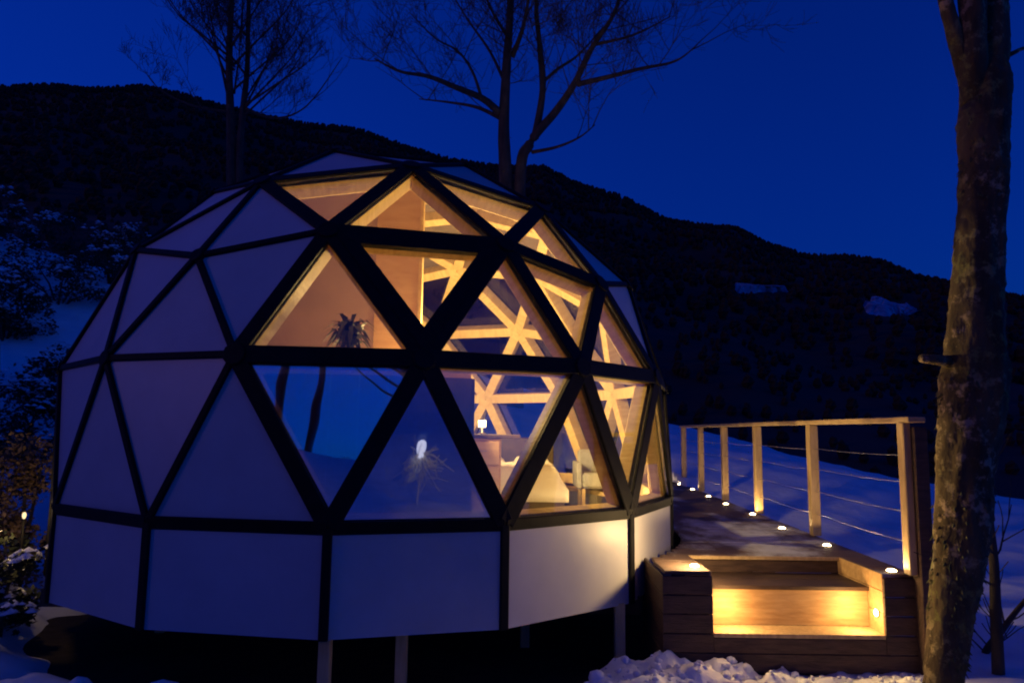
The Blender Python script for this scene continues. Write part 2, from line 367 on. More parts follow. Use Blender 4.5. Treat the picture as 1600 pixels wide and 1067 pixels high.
# the wood on the mountain: one mass of small crowns
def sight(p):
    d = Vector(p) - Vector((0, 0, ZC)); z = d.dot(fw); return 800 + FPX * d.dot(rt) / z, 533.5 - FPX * d.dot(up) / z
V, F = [], []; rnd = random.Random(3)
for _ in range(15000):
    az = rnd.uniform(-.95, .95); t = rnd.random() ** .6; r = 150 + (RC - 150) * t
    if _ % 4 == 0: r = RC * rnd.uniform(.97, 1.01)
    z = hill_z(az, r); p = Vector((r * math.sin(az), r * math.cos(az), z))
    sx_, sy_ = sight(p)
    if any(abs(sx_ - c[0]) < c[2] * 1.1 and -c[3] * 1.3 < sy_ - c[1] < c[3] * 1.3 + 8 for c in CLEAR): continue
    h = rnd.uniform(5, 12) * (.55 if r < 500 else 1); w = h * rnd.uniform(.3, .5); b = len(V); k = 5
    for q, (rr, zz) in enumerate(((.5, -.1), (1, .35), (.7, .75))):
        for i in range(k):
            a = 2 * math.pi * i / k + q * .6; V.append(p + Vector((w * rr * math.cos(a), w * rr * math.sin(a), h * zz * rnd.uniform(.85, 1.15))))
    V.append(p + Vector((rnd.uniform(-.2, .2) * w, 0, h)))
    for q in range(2):
        for i in range(k): F.append((b + q * k + i, b + q * k + (i + 1) % k, b + (q + 1) * k + (i + 1) % k, b + (q + 1) * k + i))
    for i in range(k): F.append((b + 2 * k + i, b + 2 * k + (i + 1) % k, b + 3 * k))
tag(mesh_obj('forest', V, F, M['forest']), 'dark mass of woodland covering the far mountain', 'forest', kind='stuff')

# ------------------------------------------------------------------ the dome
FLOOR = 0.78; BZ = 0.40
def dv(r, z, az): a = R_(az) + DROT; return Vector((DC.x + DR * r * math.cos(a), DC.y + DR * r * math.sin(a), BZ + (z + .4056) * DR))
VT = {'A': dv(0, .985, 0)}
for i in range(5):
    a = 72 * i
    VT['a', i] = dv(.362, .920, a); VT['b', i] = dv(.6866, .7089, a); VT['c', i] = dv(.6082, .7793, a + 36)
    VT['P', i] = dv(.8986, .4485, a); VT['d', i] = dv(.864, .5103, a + 21.16); VT['e', i] = dv(.864, .5103, a + 72 - 21.16)
    VT['f', i] = dv(.9861, .1956, a + 11.45); VT['g', i] = dv(.9861, .1956, a - 11.45); VT['m', i] = dv(.9819, .1933, a + 36)
    VT['k', i] = dv(.9895, -.1762, a); VT['l', i] = dv(.9895, -.1762, a + 24.63); VT['n', i] = dv(.9895, -.1762, a + 72 - 24.63)
DCEN = Vector((DC.x, DC.y, BZ + .4056 * DR))
TRI = []
for i in range(5):
    j = (i + 1) % 5; h = (i - 1) % 5
    T = lambda *s: TRI.append(tuple((q if q == 'A' else (q[0], {'i': i, 'j': j, 'h': h}[q[1]])) for q in s))
    T('A', 'ai', 'aj'); T('ai', 'bi', 'ci'); T('ai', 'ci', 'aj'); T('aj', 'ci', 'bj')
    T('bi', 'Pi', 'di'); T('bi', 'di', 'ci'); T('ci', 'di', 'ei'); T('ci', 'ei', 'bj'); T('bj', 'ei', 'Pj')
    T('Pi', 'fi', 'di'); T('di', 'fi', 'mi'); T('di', 'mi', 'ei'); T('ei', 'mi', 'gj'); T('ei', 'gj', 'Pj')
    T('fi', 'li', 'mi'); T('mi', 'li', 'ni'); T('mi', 'ni', 'gj')
    T('Pi', 'gi', 'fi'); T('gi', 'nh', 'ki'); T('gi', 'ki', 'fi'); T('fi', 'ki', 'li')
GL = [('b0', 'd0', 'c0'), ('c0', 'd0', 'e0'), ('c0', 'e0', 'b1'), ('b1', 'e0', 'P1'), ('d0', 'f0', 'm0'), ('d0', 'm0', 'e0'), ('e0', 'm0', 'g1'), ('e0', 'g1', 'P1'),
      ('f0', 'l0', 'm0'), ('m0', 'l0', 'n0'), ('m0', 'n0', 'g1'), ('P1', 'g1', 'f1'), ('g1', 'n0', 'k1'), ('g1', 'k1', 'f1'), ('f1', 'k1', 'l1'),
      ('f1', 'l1', 'm1'), ('m1', 'l1', 'n1'), ('m1', 'n1', 'g2'), ('g2', 'n1', 'k2'), ('g2', 'k2', 'f2'), ('f2', 'k2', 'l2'), ('f2', 'l2', 'm2'), ('m2', 'l2', 'n2'), ('m2', 'n2', 'g3'),
      ('e1', 'm1', 'g2'), ('e1', 'g2', 'P2'), ('P2', 'g2', 'f2'), ('P2', 'f2', 'd2'), ('d2', 'f2', 'm2'), ('d2', 'm2', 'e2'), ('e2', 'm2', 'g3'), ('b2', 'P2', 'd2'), ('b2', 'd2', 'c2'), ('c2', 'd2', 'e2'), ('c2', 'e2', 'b3'), ('b2', 'e1', 'P2'), ('d1', 'm1', 'e1'), ('e2', 'g3', 'P3'), ('P3', 'g3', 'f3'), ('b3', 'e2', 'P3'), ('a2', 'b2', 'c2')]
GLASS = {frozenset((q[0], int(q[1])) for q in t) for t in GL}
PRIVATE = {frozenset((('f', 0), ('l', 0), ('m', 0))), frozenset((('m', 0), ('l', 0), ('n', 0)))}
OPENER = frozenset((('d', 0), ('m', 0), ('e', 0)))
dome = tag(empty('geodesic_dome', (DC.x, DC.y, BZ)), 'glowing geodesic dome cabin with white triangular panels, black frame and large windows', 'dome')
glass_edges = {}
for t in TRI:
    p = [VT[q] for q in t]; n = (p[1] - p[0]).cross(p[2] - p[0]).normalized(); c = sum(p, Vector()) / 3
    if n.dot(c - DCEN) < 0: n = -n
    isg = frozenset(t) in GLASS
    for e in ((0, 1), (1, 2), (2, 0)): glass_edges.setdefault(frozenset((t[e[0]], t[e[1]])), []).append(isg)
    q = [c + (x - c) * (1 - .022 / ((x - c).length) * 2) for x in p]
    if isg:
        g = prism('glass_pane', q, n, -.035, -.022, M['mirror' if frozenset(t) in PRIVATE else 'glass'], dome)
        if frozenset(t) == OPENER:
            f = empty('window_frame'); f.parent = dome; f.location = c - dome.location
            for a, b in ((0, 1), (1, 2), (2, 0)):
                qa, qb = c + (p[a] - c) * .80, c + (p[b] - c) * .80
                out = (((qa + qb) / 2) - c); out = (out - n * out.dot(n)).normalized()
                # flat leaf frame of the opening window, mitred
                pa, pb, pc, pd = c + (p[a] - c) * .955, c + (p[b] - c) * .955, c + (p[b] - c) * .66, c + (p[a] - c) * .66
                prism('frame_rail', [pa, pb, pc, pd], n, -.016, .03 + .0, M['black'], f)
    else:
        w = prism('wall_panel', q, n, -.06, -.004, M['white'], dome)
        prism('lining_panel', q, n, -.072, -.063, M['lining'], dome)
edges = list(glass_edges)
for e in edges:
    a, b = sorted(e, key=str); pa, pb = VT[a], VT[b]; n = ((pa + pb) / 2 - DCEN).normalized()
    fl = glass_edges[e]; allw = not any(fl); base = len(fl) == 1
    w = .050 if allw else (.125 if all(fl) else .11)
    if base: w = .085
    s = beam('frame_strip', pa, pb, n, w, .03, M['black'], dome, shift=.008, end=-.01 if not base else 0)
    d = (pb - pa).normalized()
    fr_ = (pa + pb).y / 2 < 7.0; bw_, bh_ = (.085, .125) if fr_ else (.125, .16)
    beam('timber_beam', pa + d * .05, pb - d * .05, n, bw_, bh_, M['pine'], dome, shift=-.045 - bh_ / 2)
for k, p in VT.items():              # hub caps
    if k[0] in 'kln' and k != 'A': continue
    n = (p - DCEN).normalized(); q = n.to_track_quat('Z', 'Y').to_matrix().to_4x4()
    near = any(any(glass_edges[e]) for e in edges if k in e)
    o = lathe('hub_plate', [(.080 if near else .058, -.02), (.080 if near else .058, .024), (.07 if near else .05, .028)], M['black'], dome, 12, smooth=False)
    q.translation = p - dome.location; o.matrix_local = q
    o = lathe('hub_core', [(.085, -.18), (.095, -.172), (.095, -.05), (.085, -.04)], M['pine'], dome, 12, smooth=False); o.matrix_local = q
# riser wall of fifteen panels
ring = []
for i in range(5): ring += [VT['k', i], VT['l', i], VT['n', i]]
for i in range(15):
    a, b = ring[i], ring[(i + 1) % 15]; n = ((a + b) / 2 - DC); n.z = 0; n.normalize(); d = (b - a).normalized()
    q = [a + d * .02, b - d * .02, Vector((b.x, b.y, BZ)) - d * .02, Vector((a.x, a.y, BZ)) + d * .02]
    for x in q[:2]: x.z -= .03
    prism('riser_panel', q, n, -.05, .0, M['white'], dome)
    rn = Vector((a.x - DC.x, a.y - DC.y, 0)).normalized()
    beam('riser_strip', Vector((a.x, a.y, BZ - .004)), a, rn, .062, .03, M['black'], dome, shift=.006)
    # timber kerb inside, under the base strip
    a2, b2 = a - n * .02, b - n * .02
    beam('inner_sill', Vector((a2.x, a2.y, a.z - .09)), Vector((b2.x, b2.y, b.z - .09)), n, .05, .26, M['pine'], dome, shift=-.18)
c0 = sum(ring, Vector()) / 15
fl = [Vector((p.x, p.y, FLOOR)) * 1 for p in ring]; fl = [Vector((DC.x, DC.y, FLOOR)) + (p - Vector((DC.x, DC.y, FLOOR))) * .975 for p in fl]
prism('floor', fl, Vector((0, 0, 1)), -.10, 0, M['floor'], dome)
fl2 = [Vector((DC.x, DC.y, BZ)) + (Vector((p.x, p.y, BZ)) - Vector((DC.x, DC.y, BZ))) * .93 for p in ring]
prism('underfloor', fl2, Vector((0, 0, 1)), .02, .20, M['black'], dome)
# support posts below
for (px, Y) in ((509, 5.02), (628, 5.25), (968, 5.75), (820, 6.6), (250, 6.9), (600, 9)):
    g = pix(px, 1000, Y); box('support_post', g.x - .04, g.x + .04, Y - .04, Y + .04, terrain(g.x, Y) - .25, BZ + .015, M['litpine'], dome, .006)
for yy in (6.0, 7.6, 9.2):
    box('floor_joist', DC.x - 2.4, DC.x + 2.4, yy - .05, yy + .05, BZ - .12, BZ + .018, M['walnut'], dome)

# ------------------------------------------------------------------ inside the dome
pod = tag(empty('bathroom_pod', (-2.2, 7.0, FLOOR)), 'dark brown boarded bathroom cubicle inside the dome behind the left windows', 'cubicle')
pp = []
A_ = (-.30, 5.42); B_ = (-.62, 8.1); C_ = (-3.62, 8.3)
a0 = math.atan2(A_[1] - DC.y, A_[0] - DC.x); a1 = math.atan2(C_[1] - DC.y, C_[0] - DC.x) - 2 * math.pi
pp = [Vector((DC.x + 2.47 * math.cos(a0 + (a1 - a0) * k / 9), DC.y + 2.47 * math.sin(a0 + (a1 - a0) * k / 9), FLOOR)) for k in range(10)]
pp.append(Vector((*B_, FLOOR)))
for k in range(len(pp)):
    a, b = pp[k], pp[(k + 1) % len(pp)]; d = (b - a); n = Vector((d.y, -d.x, 0)).normalized()
    L = d.length; d.normalize(); nb = max(1, round(L / .2))
    for s in range(nb):
        x0, x1 = a + d * (L * s / nb + .004), a + d * (L * (s + 1) / nb - .004)
        prism('wall_board', [x0, x1, x1 - n * .03, x0 - n * .03], Vector((0, 0, 1)), 0, 1.33, M['walnut'], pod)
prism('pod_roof', pp, Vector((0, 0, 1)), 1.332, 1.38, M['ply'], pod)
PT = FLOOR + 1.38
e1 = pp[0]; box('edge_trim', e1.x - .02, e1.x + .018, e1.y + .04, e1.y + .10, FLOOR, FLOOR + 1.32, M['pine'], pod)
part = tag(empty('partition_wall', (-1.9, 7.0, PT)), 'pale plastered partition wall with plywood end rising behind the upper left window', 'partition')
def wall_top(x, y): return 1.617 + math.sqrt(max(.0, 2.62 ** 2 - (x - DC.x) ** 2 - (y - DC.y) ** 2))
WY = 6.95
def wall_slice(name, x0, x1, y0, y1, m):
    n = 8; xs = [x0 + (x1 - x0) * k / n for k in range(n + 1)]
    pts = [Vector((x0, y0, PT + .002)), Vector((x1, y0, PT + .002))] + [Vector((x, y0, max(PT + .05, wall_top(x, WY)))) for x in reversed(xs)]
    return prism(name, pts, Vector((0, 1, 0)), 0, y1 - y0, m, part)
wall_slice('plaster_panel', -3.55, -2.45, WY, WY + .08, M['plaster']); wall_slice('plaster_panel', -2.446, -1.36, WY, WY + .08, M['plaster'])
wall_slice('plywood_sheet', -1.356, -.93, WY - .004, WY + .084, M['ply'])
wall_slice('edge_batten', -.928, -.895, WY - .012, WY + .092, M['pine'])
# potted plant on the cubicle
pc = pix(545, 540, 5.85)
plant = tag(empty('potted_plant', (pc.x, 5.85, PT)), 'dark leafy potted plant standing on the cubicle behind the upper left window', 'plant')
lathe('pot', [(.09, .002), (.12, .20), (.13, .21), (.12, .215)], M['pot'], plant)
V, F = [], []; rr = random.Random(5)
for k in range(110):
    a = rr.uniform(0, 6.283); L = rr.uniform(.12, .30); el = rr.uniform(-.1, 1.2); base = Vector((0, 0, .20 + .16 * rr.random()))
    d = Vector((math.cos(a) * math.cos(el), math.sin(a) * math.cos(el), math.sin(el))); s = Vector((-math.sin(a), math.cos(a), 0))
    pts = [base, base + d * L * .55 + Vector((0, 0, .03)), base + d * L * .95 - Vector((0, 0, (.03 + L * .30) * math.cos(el)))]
    b = len(V); w = rr.uniform(.018, .032)
    V += [pts[0] - s * .004, pts[0] + s * .004, pts[1] - s * w, pts[1] + s * w, pts[2]]
    F += [(b, b + 1, b + 3, b + 2), (b + 2, b + 3, b + 4)]
mesh_obj('leaves', V, F, M['leaf'], plant)

WARM = (1.0, .66, .25)
# bed
bed = tag(empty('bed', (.2, 8.6, FLOOR)), 'double bed with white duvet in the middle of the dome', 'bed')
box('bed_base', -.62, .58, 7.75, 9.75, FLOOR + .08, FLOOR + .26, M['walnut'], bed, .01)
for x in (-.56, .52):
    for y in (7.82, 9.68): box('leg', x - .04, x + .04, y - .04, y + .04, FLOOR + .001, FLOOR + .08, M['walnut'], bed)
def soft(name, x0, x1, y0, y1, z0, z1, m, parent, amp=.02, nx=26, ny=30, drape=0):
    o = parent_origin(parent); V, F = [], []
    def top(u, v):
        e = min(u, 1 - u, v, 1 - v); r = sst(0, .12, e)
        x, y = x0 + (x1 - x0) * u, y0 + (y1 - y0) * v
        return z0 + (z1 - z0) * (.35 + .65 * r) + amp * noise.noise(Vector((x * 4, y * 3, z0))) + amp * .6 * noise.noise(Vector((x * 9, y * 8, 3)))
    for j in range(ny + 1):
        for i in range(nx + 1):
            u, v = i / nx, j / ny; V.append((x0 + (x1 - x0) * u - o.x, y0 + (y1 - y0) * v - o.y, top(u, v) - o.z))
    nb = len(V)
    for j in range(ny + 1):
        for i in range(nx + 1):
            u, v = i / nx, j / ny; V.append((x0 + (x1 - x0) * u - o.x, y0 + (y1 - y0) * v - o.y, z0 - o.z))
    w = nx + 1; id_ = lambda i, j: j * w + i
    for j in range(ny):
        for i in range(nx):
            F.append((id_(i, j), id_(i + 1, j), id_(i + 1, j + 1), id_(i, j + 1))); F.append(tuple(nb + q for q in (id_(i, j), id_(i, j + 1), id_(i + 1, j + 1), id_(i + 1, j))))
    for i in range(nx):
        F.append((id_(i, 0), nb + id_(i, 0), nb + id_(i + 1, 0), id_(i + 1, 0))); F.append((id_(i, ny), id_(i + 1, ny), nb + id_(i + 1, ny), nb + id_(i, ny)))
    for j in range(ny):
        F.append((id_(0, j), id_(0, j + 1), nb + id_(0, j + 1), nb + id_(0, j))); F.append((id_(nx, j), nb + id_(nx, j), nb + id_(nx, j + 1), id_(nx, j + 1)))
    return mesh_obj(name, V, F, m, parent, smooth=True)
soft('mattress', -.60, .56, 7.77, 9.73, FLOOR + .262, FLOOR + .44, M['cotton'], bed, .004)
soft('duvet', -.66, .62, 7.70, 9.1, FLOOR + .20, FLOOR + .56, M['cotton'], bed, .035)
for x in (-.55, .02): soft('pillow', x, x + .5, 9.2, 9.6, FLOOR + .44, FLOOR + .60, M['cotton'], bed, .02, 14, 12)
box('headboard', -.62, .58, 9.76, 9.81, FLOOR + .05, FLOOR + .85, M['walnut'], bed, .01)
# bedside cabinet
cab = tag(empty('bedside_cabinet', (-.40, 7.5, FLOOR)), 'wooden bedside cabinet at the left of the bed carrying a lit lamp', 'cabinet')
cy = 7.35
box('carcass', -.47, -.10, cy, cy + .36, FLOOR + .06, FLOOR + .86, M['amber'], cab, .006)
box('top', -.49, .10, cy - .02, cy + .38, FLOOR + .862, FLOOR + .90, M['walnut'], cab, .004)
for k in range(3):
    dr = box('drawer', -.455, -.115, cy - .018, cy - .001, FLOOR + .10 + k * .25, FLOOR + .33 + k * .25, M['ply'], cab, .003)
    box('handle', -.33, -.24, cy - .032, cy - .019, FLOOR + .23 + k * .25, FLOOR + .24 + k * .25, M['brass'], dr)
lamp = tag(empty('table_lamp', (-.30, cy + .17, FLOOR + .902)), 'small lit table lamp standing on the bedside cabinet', 'lamp')
lathe('base', [(.05, 0), (.05, .012), (.012, .02), (.012, .07)], M['brass'], lamp)
lathe('shade', [(.04, .071), (.04, .14), (.035, .141)], M['shade'], lamp)
point_light(lamp, (0, 0, .24), 45, WARM, .06)
# armchair
ch = tag(empty('armchair', (1.05, 8.9, FLOOR)), 'pale grey armchair standing on the floor at the right of the bed', 'armchair')
box('seat', .84, 1.26, 8.50, 9.0, FLOOR + .28, FLOOR + .46, M['grey'], ch, .03)
box('backrest', .84, 1.26, 9.0, 9.12, FLOOR + .28, FLOOR + .72, M['grey'], ch, .03)
for x in (.78, 1.262): box('armrest', x, x + .058, 8.5, 9.12, FLOOR + .28, FLOOR + .58, M['grey'], ch, .012)
for x in (.86, 1.24):
    for y in (8.55, 9.06): box('leg', x - .02, x + .02, y - .02, y + .02, FLOOR + .001, FLOOR + .279, M['pine'], ch)
# lamps that light the room
def spot_lamp(loc, label, watts, h=.16):
    l = tag(empty('uplighter', loc), label, 'lamp', 'small uplighters inside the dome')
    lathe('base', [(.06, .001), (.06, .02), (.045, .03), (.05, h), (.047, h + .002)], M['brass'], l)
    lathe('lens', [(.04, h + .004), (.04, h + .010)], M['led'], l)
    point_light(l, (0, 0, h + .07), watts, WARM, .045)
spot_lamp((-1.25, 7.6, PT), 'added unseen uplighter on the cubicle behind the partition wall', 70)  # unseen fill, added to light the lining
spot_lamp((-.74, 6.15, PT), 'added unseen uplighter on the cubicle in front of the plywood wall end', 4, .05)  # unseen fill, added to light the front of the partition
sc_ = tag(empty('added_sconce', (-.86, 6.99, 2.36)), 'added unseen cylinder sconce on the end of the partition wall', 'lamp')  # unseen lamp, added to brighten the front beams
o = lathe('mount', [(.03, 0), (.03, .03)], M['brass'], sc_, 12); o.rotation_euler = (0, math.pi / 2, 0)
lathe('shade', [(.045, -.05), (.045, .05), (.04, .051)], M['shade'], sc_, 14, loc=(.085, 0, 0))
point_light(sc_, (.22, -.04, .0), 420, WARM, .07)
spot_lamp((1.22, 7.2, FLOOR), 'small floor uplighter at the foot of the right-hand windows', 75)
spot_lamp((.45, 5.76, FLOOR), 'small floor uplighter close behind the front right window sill', 75, .10)
spot_lamp((-.74, 8.45, FLOOR), 'added unseen tall uplighter behind the cubicle beside the bed', 60, .95)  # unseen fill, added to light the beams of the whole room

# ------------------------------------------------------------------ deck with steps
ZD = .72
def rx(y): return 2.66 + .047 * y             # right edge line of the deck
def lx(y):
    dd = 9.05 - (y - DC.y) ** 2 if abs(y - DC.y) < 3 else 0
    b = DC.x + math.sqrt(max(0, dd)) + .06 if y < 12 else 1.1
    return max(1.14, b)
deck = tag(empty('timber_deck', (2.0, 9.5, 0)), 'dark brown timber deck with built-in lit steps beside the dome', 'deck')
YF = 5.42; ST0, ST1 = pix(1113, 950, YF).x, pix(1380, 950, YF).x
YT = 6.12                                     # top of the steps
bw = .142; y = YF; k = 0
while y < 14.4:
    y1 = y + bw - .006; xl, xr = lx(y + bw / 2), rx(y) + .06
    spans = [(xl, xr)] if y1 > YT + .02 else [(xl, ST0 - .004), (ST1 + .004, xr)]
    for a, b in spans:
        zz = random.Random(k).uniform(-.002, .002); k += 1
        box('board', a, b, y, y1, ZD - .028 + zz, ZD + zz, M['deck'], deck, .003)
    y += bw
# fascia boards on the front
zt2 = pix(1250, 989, YF).z                    # lower tread
yb2 = YF + .22; zt1 = pix(1250, 914, yb2).z
FX0, FX1 = 1.12, rx(YF) + .06
zrow = [0.02]
while zrow[-1] < ZD - .03: zrow.append(zrow[-1] + (ZD - .03 - .02) / 5)
for r in range(5):
    z0, z1 = zrow[r] + .003, zrow[r + 1] - .003
    if z1 < zt2 - .03: segs = [(FX0, FX1)]
    else: segs = [(FX0, ST0), (ST1, FX1)]
    for a, b in segs: box('fascia_board', a, b, YF - .026, YF - .002, z0, z1, M['fascia'], deck, .003)
zlo = [z for z in zrow if z < zt2 - .03 + .14][-1]
for r in range(5):
    z0, z1 = zrow[r] + .003, zrow[r + 1] - .003
    if z1 >= zt2 - .03 and z0 < zt2 - .035: box('fascia_board', ST0 + .002, ST1 - .002, YF - .026, YF - .002, z0, zt2 - .034, M['fascia'], deck, .002)
    box('side_board', FX0, FX0 + .022, YF, 6.2, z0, z1, M['fascia'], deck, .003)
# treads, risers and cheeks
for (ya, yb, z, m) in ((YF - .03, yb2, zt2, 'post'), (yb2 - .03, YT + .02, zt1, 'walnut')):  # light set in the tread colours: lower lit one paler, upper shaded one darker
    n = 2; 
    for q in range(n):
        y0 = ya + (yb - ya) * q / n; box('tread_board', ST0 + .003, ST1 - .003, y0 + .003, ya + (yb - ya) * (q + 1) / n - .003, z - .03, z, M[m], deck, .003)
box('riser_board', ST0 + .003, ST1 - .003, yb2 + .003, yb2 + .025, zt2, zt1 - .032, M['amber'], deck)
box('riser_board', ST0 + .003, ST1 - .003, YT + .022, YT + .045, zt1, ZD - .03, M['fascia'], deck)
for x0, x1 in ((ST0 - .026, ST0), (ST1, ST1 + .026)):
    for z0, z1 in ((zt2 - .03, zt2 + .14), (zt2 + .144, zt2 + .30), (zt2 + .304, ZD - .004)):
        box('cheek_board', x0, x1, YF + .001, YT + .02, z0, z1, M['amber'], deck, .002)
box('edge_nosing', ST0, ST1, YT - .012, YT + .02, ZD - .032, ZD - .0045, M['post'], deck, .003)
for yy in (6.4, 8.4, 10.4, 12.4, 14.2):
    for x in (1.9, rx(yy) - .1):
        box('pile', x - .05, x + .05, yy - .05, yy + .05, terrain(x, yy) - .3, ZD - .03, M['fascia'], deck)
yy = YF
while yy < 14.2:
    y1 = min(yy + 2.9, 14.4); a = Vector((rx(yy) + .08, yy, ZD - .12)); b = Vector((rx(y1) + .08, y1, ZD - .12))
    beam('rim_joist', a, b, Vector((0, 0, 1)), .03, .18, M['fascia'], deck, end=-.003); yy = y1
# ------------------------------------------------------------------ railing
rail = tag(empty('cable_railing', (3.0, 9.5, ZD)), 'timber post railing with thin steel cables along the far edge of the deck', 'railing')
PY = [5.37, 7.35, 9.25, 10.95, 12.6, 14.15]
RH = 1.10
for k, y in enumerate(PY):
    x = rx(y) + (.03 if k == 0 else .055)
    if k == 0:
        box('post', x - .05, x + .01, y - .04, y + .05, ZD + .003, ZD + RH - .002, M['post'], rail, .006)
        box('shaded_corner_post', x + .013, x + .115, y - .07, y + .07, -.15, ZD + RH - .03, M['fascia'], rail, .006)  # separate dark timber stands in for the shaded front face of the post
    else: box('post', x - .045, x + .045, y - .045, y + .045, ZD + .003, ZD + RH - .002, M['post'], rail, .006)
for k in range(len(PY) - 1):
    y0, y1 = PY[k] - (.10 if k == 0 else 0), PY[k + 1] + (.06 if k == len(PY) - 2 else 0)
    beam('top_rail', Vector((rx(y0) + .06, y0, ZD + RH + .021)), Vector((rx(y1) + .055, y1, ZD + RH + .021)), Vector((0, 0, 1)), .13, .042, M['post'], rail, end=-.002)
for z in (.22, .44, .66, .86):
    V, F = [], []; o = parent_origin(rail)
    tube(V, F, [Vector((rx(PY[0] + (PY[-1] - PY[0]) * t / 20) + .055, PY[0] + (PY[-1] - PY[0]) * t / 20, ZD + z - .012 * math.sin(math.pi * ((t / 20 * 5) % 1)))) - o for t in range(21)], [.0028] * 21, 5)
    mesh_obj('cable', V, F, M['steel'], rail, smooth=True)

# ------------------------------------------------------------------ deck lights
LCOL = (1.0, .66, .27)
def deck_light(px, py, label, watts, z=ZD, at=None, grp='small round lights along the deck edge'):
    d = fw + rt * ((px - 800) / FPX) - up * ((py - 533.5) / FPX); t = (z - ZC) / d.z
    p = at or Vector((d.x * t, d.y * t, z))
    l = tag(empty('deck_light', p), label, 'light', grp)
    lathe('bezel', [(.040, .0005), (.040, .004), (.036, .006)], M['brass'], l)
    lathe('lens', [(.035, .0065), (.034, .012), (.022, .020), (.004, .023)], M['led'], l)
    if px == 1085: point_light(l, (0, 0, .16), watts, LCOL, .03)
    else:                                          # recessed: shines upward only
        d_ = bpy.data.lights.new('glow', 'SPOT'); d_.energy = watts; d_.color = LCOL; d_.shadow_soft_size = .02; d_.spot_size = R_(172); d_.spot_blend = .12
        g_ = bpy.data.objects.new('glow', d_); COL.objects.link(g_); g_.parent = l; g_.location = (0, 0, .025); g_.rotation_euler = (math.pi, 0, 0)
WD = 18
for px, py, lb in ((1085, 884, 'round deck light at the front left corner beside the dome wall'), (1393, 893, 'round deck light at the foot of the nearest railing post'),
                   (1292, 853, 'round deck light on the right edge just behind the steps'), (1222, 826, 'round deck light in front of the second railing post'),
                   (1176, 804, 'round deck light close to the third railing post'), (1134, 788, 'round deck light just before the fourth railing post'),
                   (1107, 776, 'round deck light beyond the fourth railing post'), (1082, 765, 'round deck light beside the fifth railing post'),
                   (1062, 757, 'farthest round deck light at the end of the railing')):
    deck_light(px, py, lb, WD * (1.5 if px == 1085 else 1), at=Vector((1.40, YF + .16, ZD)) if px == 1085 else None)
for sg, xw, lb in ((-1, ST1 - .004, 'round wall light set in the right side of the lit step'), (1, ST0 + .004, 'round wall light set in the left side of the lit step')):
    l = tag(empty('step_light', Vector((xw, YF + .09, zt2 + .13))), lb, 'light', 'step lights')
    o = lathe('lens', [(.026, 0), (.026, .008), (.016, .014)], M['led'], l); o.rotation_euler = (0, sg * math.pi / 2, 0)
    o = lathe('bezel', [(.034, -.003), (.034, .003)], M['brass'], l); o.rotation_euler = (0, sg * math.pi / 2, 0)
    point_light(l, (sg * .16, -.03, .02), 8.5, (1, .60, .22), .07)

# ------------------------------------------------------------------ trees
def grow(V, F, p, d, L, r, lvl, rnd, upb=.25, spread=.7, flat=None):
    """recursive bare twig"""
    n = 4; pts = [p]; dd = d.copy()
    for i in range(n):
        dd = (dd + Vector((rnd.uniform(-1, 1), rnd.uniform(-1, 1), rnd.uniform(-.6, 1))) * .16 + Vector((0, 0, upb * .12))).normalized()
        pts.append(pts[-1] + dd * L / n)
    tube(V, F, pts, [max(.0042, r * (1 - .72 * i / n)) for i in range(n + 1)], 5 if lvl > 1 else 3)
    if lvl <= 0: return
    for k in range(rnd.randint(3, 5)):
        t = rnd.uniform(.25, 1); i = min(n - 1, int(t * n)); q = pts[i].lerp(pts[i + 1], t * n - i)
        side = Vector((rnd.uniform(-1, 1), rnd.uniform(-1, 1), rnd.uniform(-.5, .9))).normalized()
        nd = (dd * (1 - spread * .5) + side * spread + Vector((0, 0, upb * .5))).normalized()
        grow(V, F, q, nd, L * rnd.uniform(.45, .72), r * (1 - .72 * t) * .62 + .002, lvl - 1, rnd, upb, spread)
def spline(P, n=6):
    out = []
    for i in range(len(P) - 1):
        p0, p1, p2, p3 = P[max(i - 1, 0)], P[i], P[i + 1], P[min(i + 2, len(P) - 1)]
        for k in range(n):
            t = k / n
            out.append(((2 * p1) + (p2 - p0) * t + (2 * p0 - 5 * p1 + 4 * p2 - p3) * t * t + (3 * p1 - p0 - 3 * p2 + p3) * t ** 3) * .5)
    return out + [P[-1]]
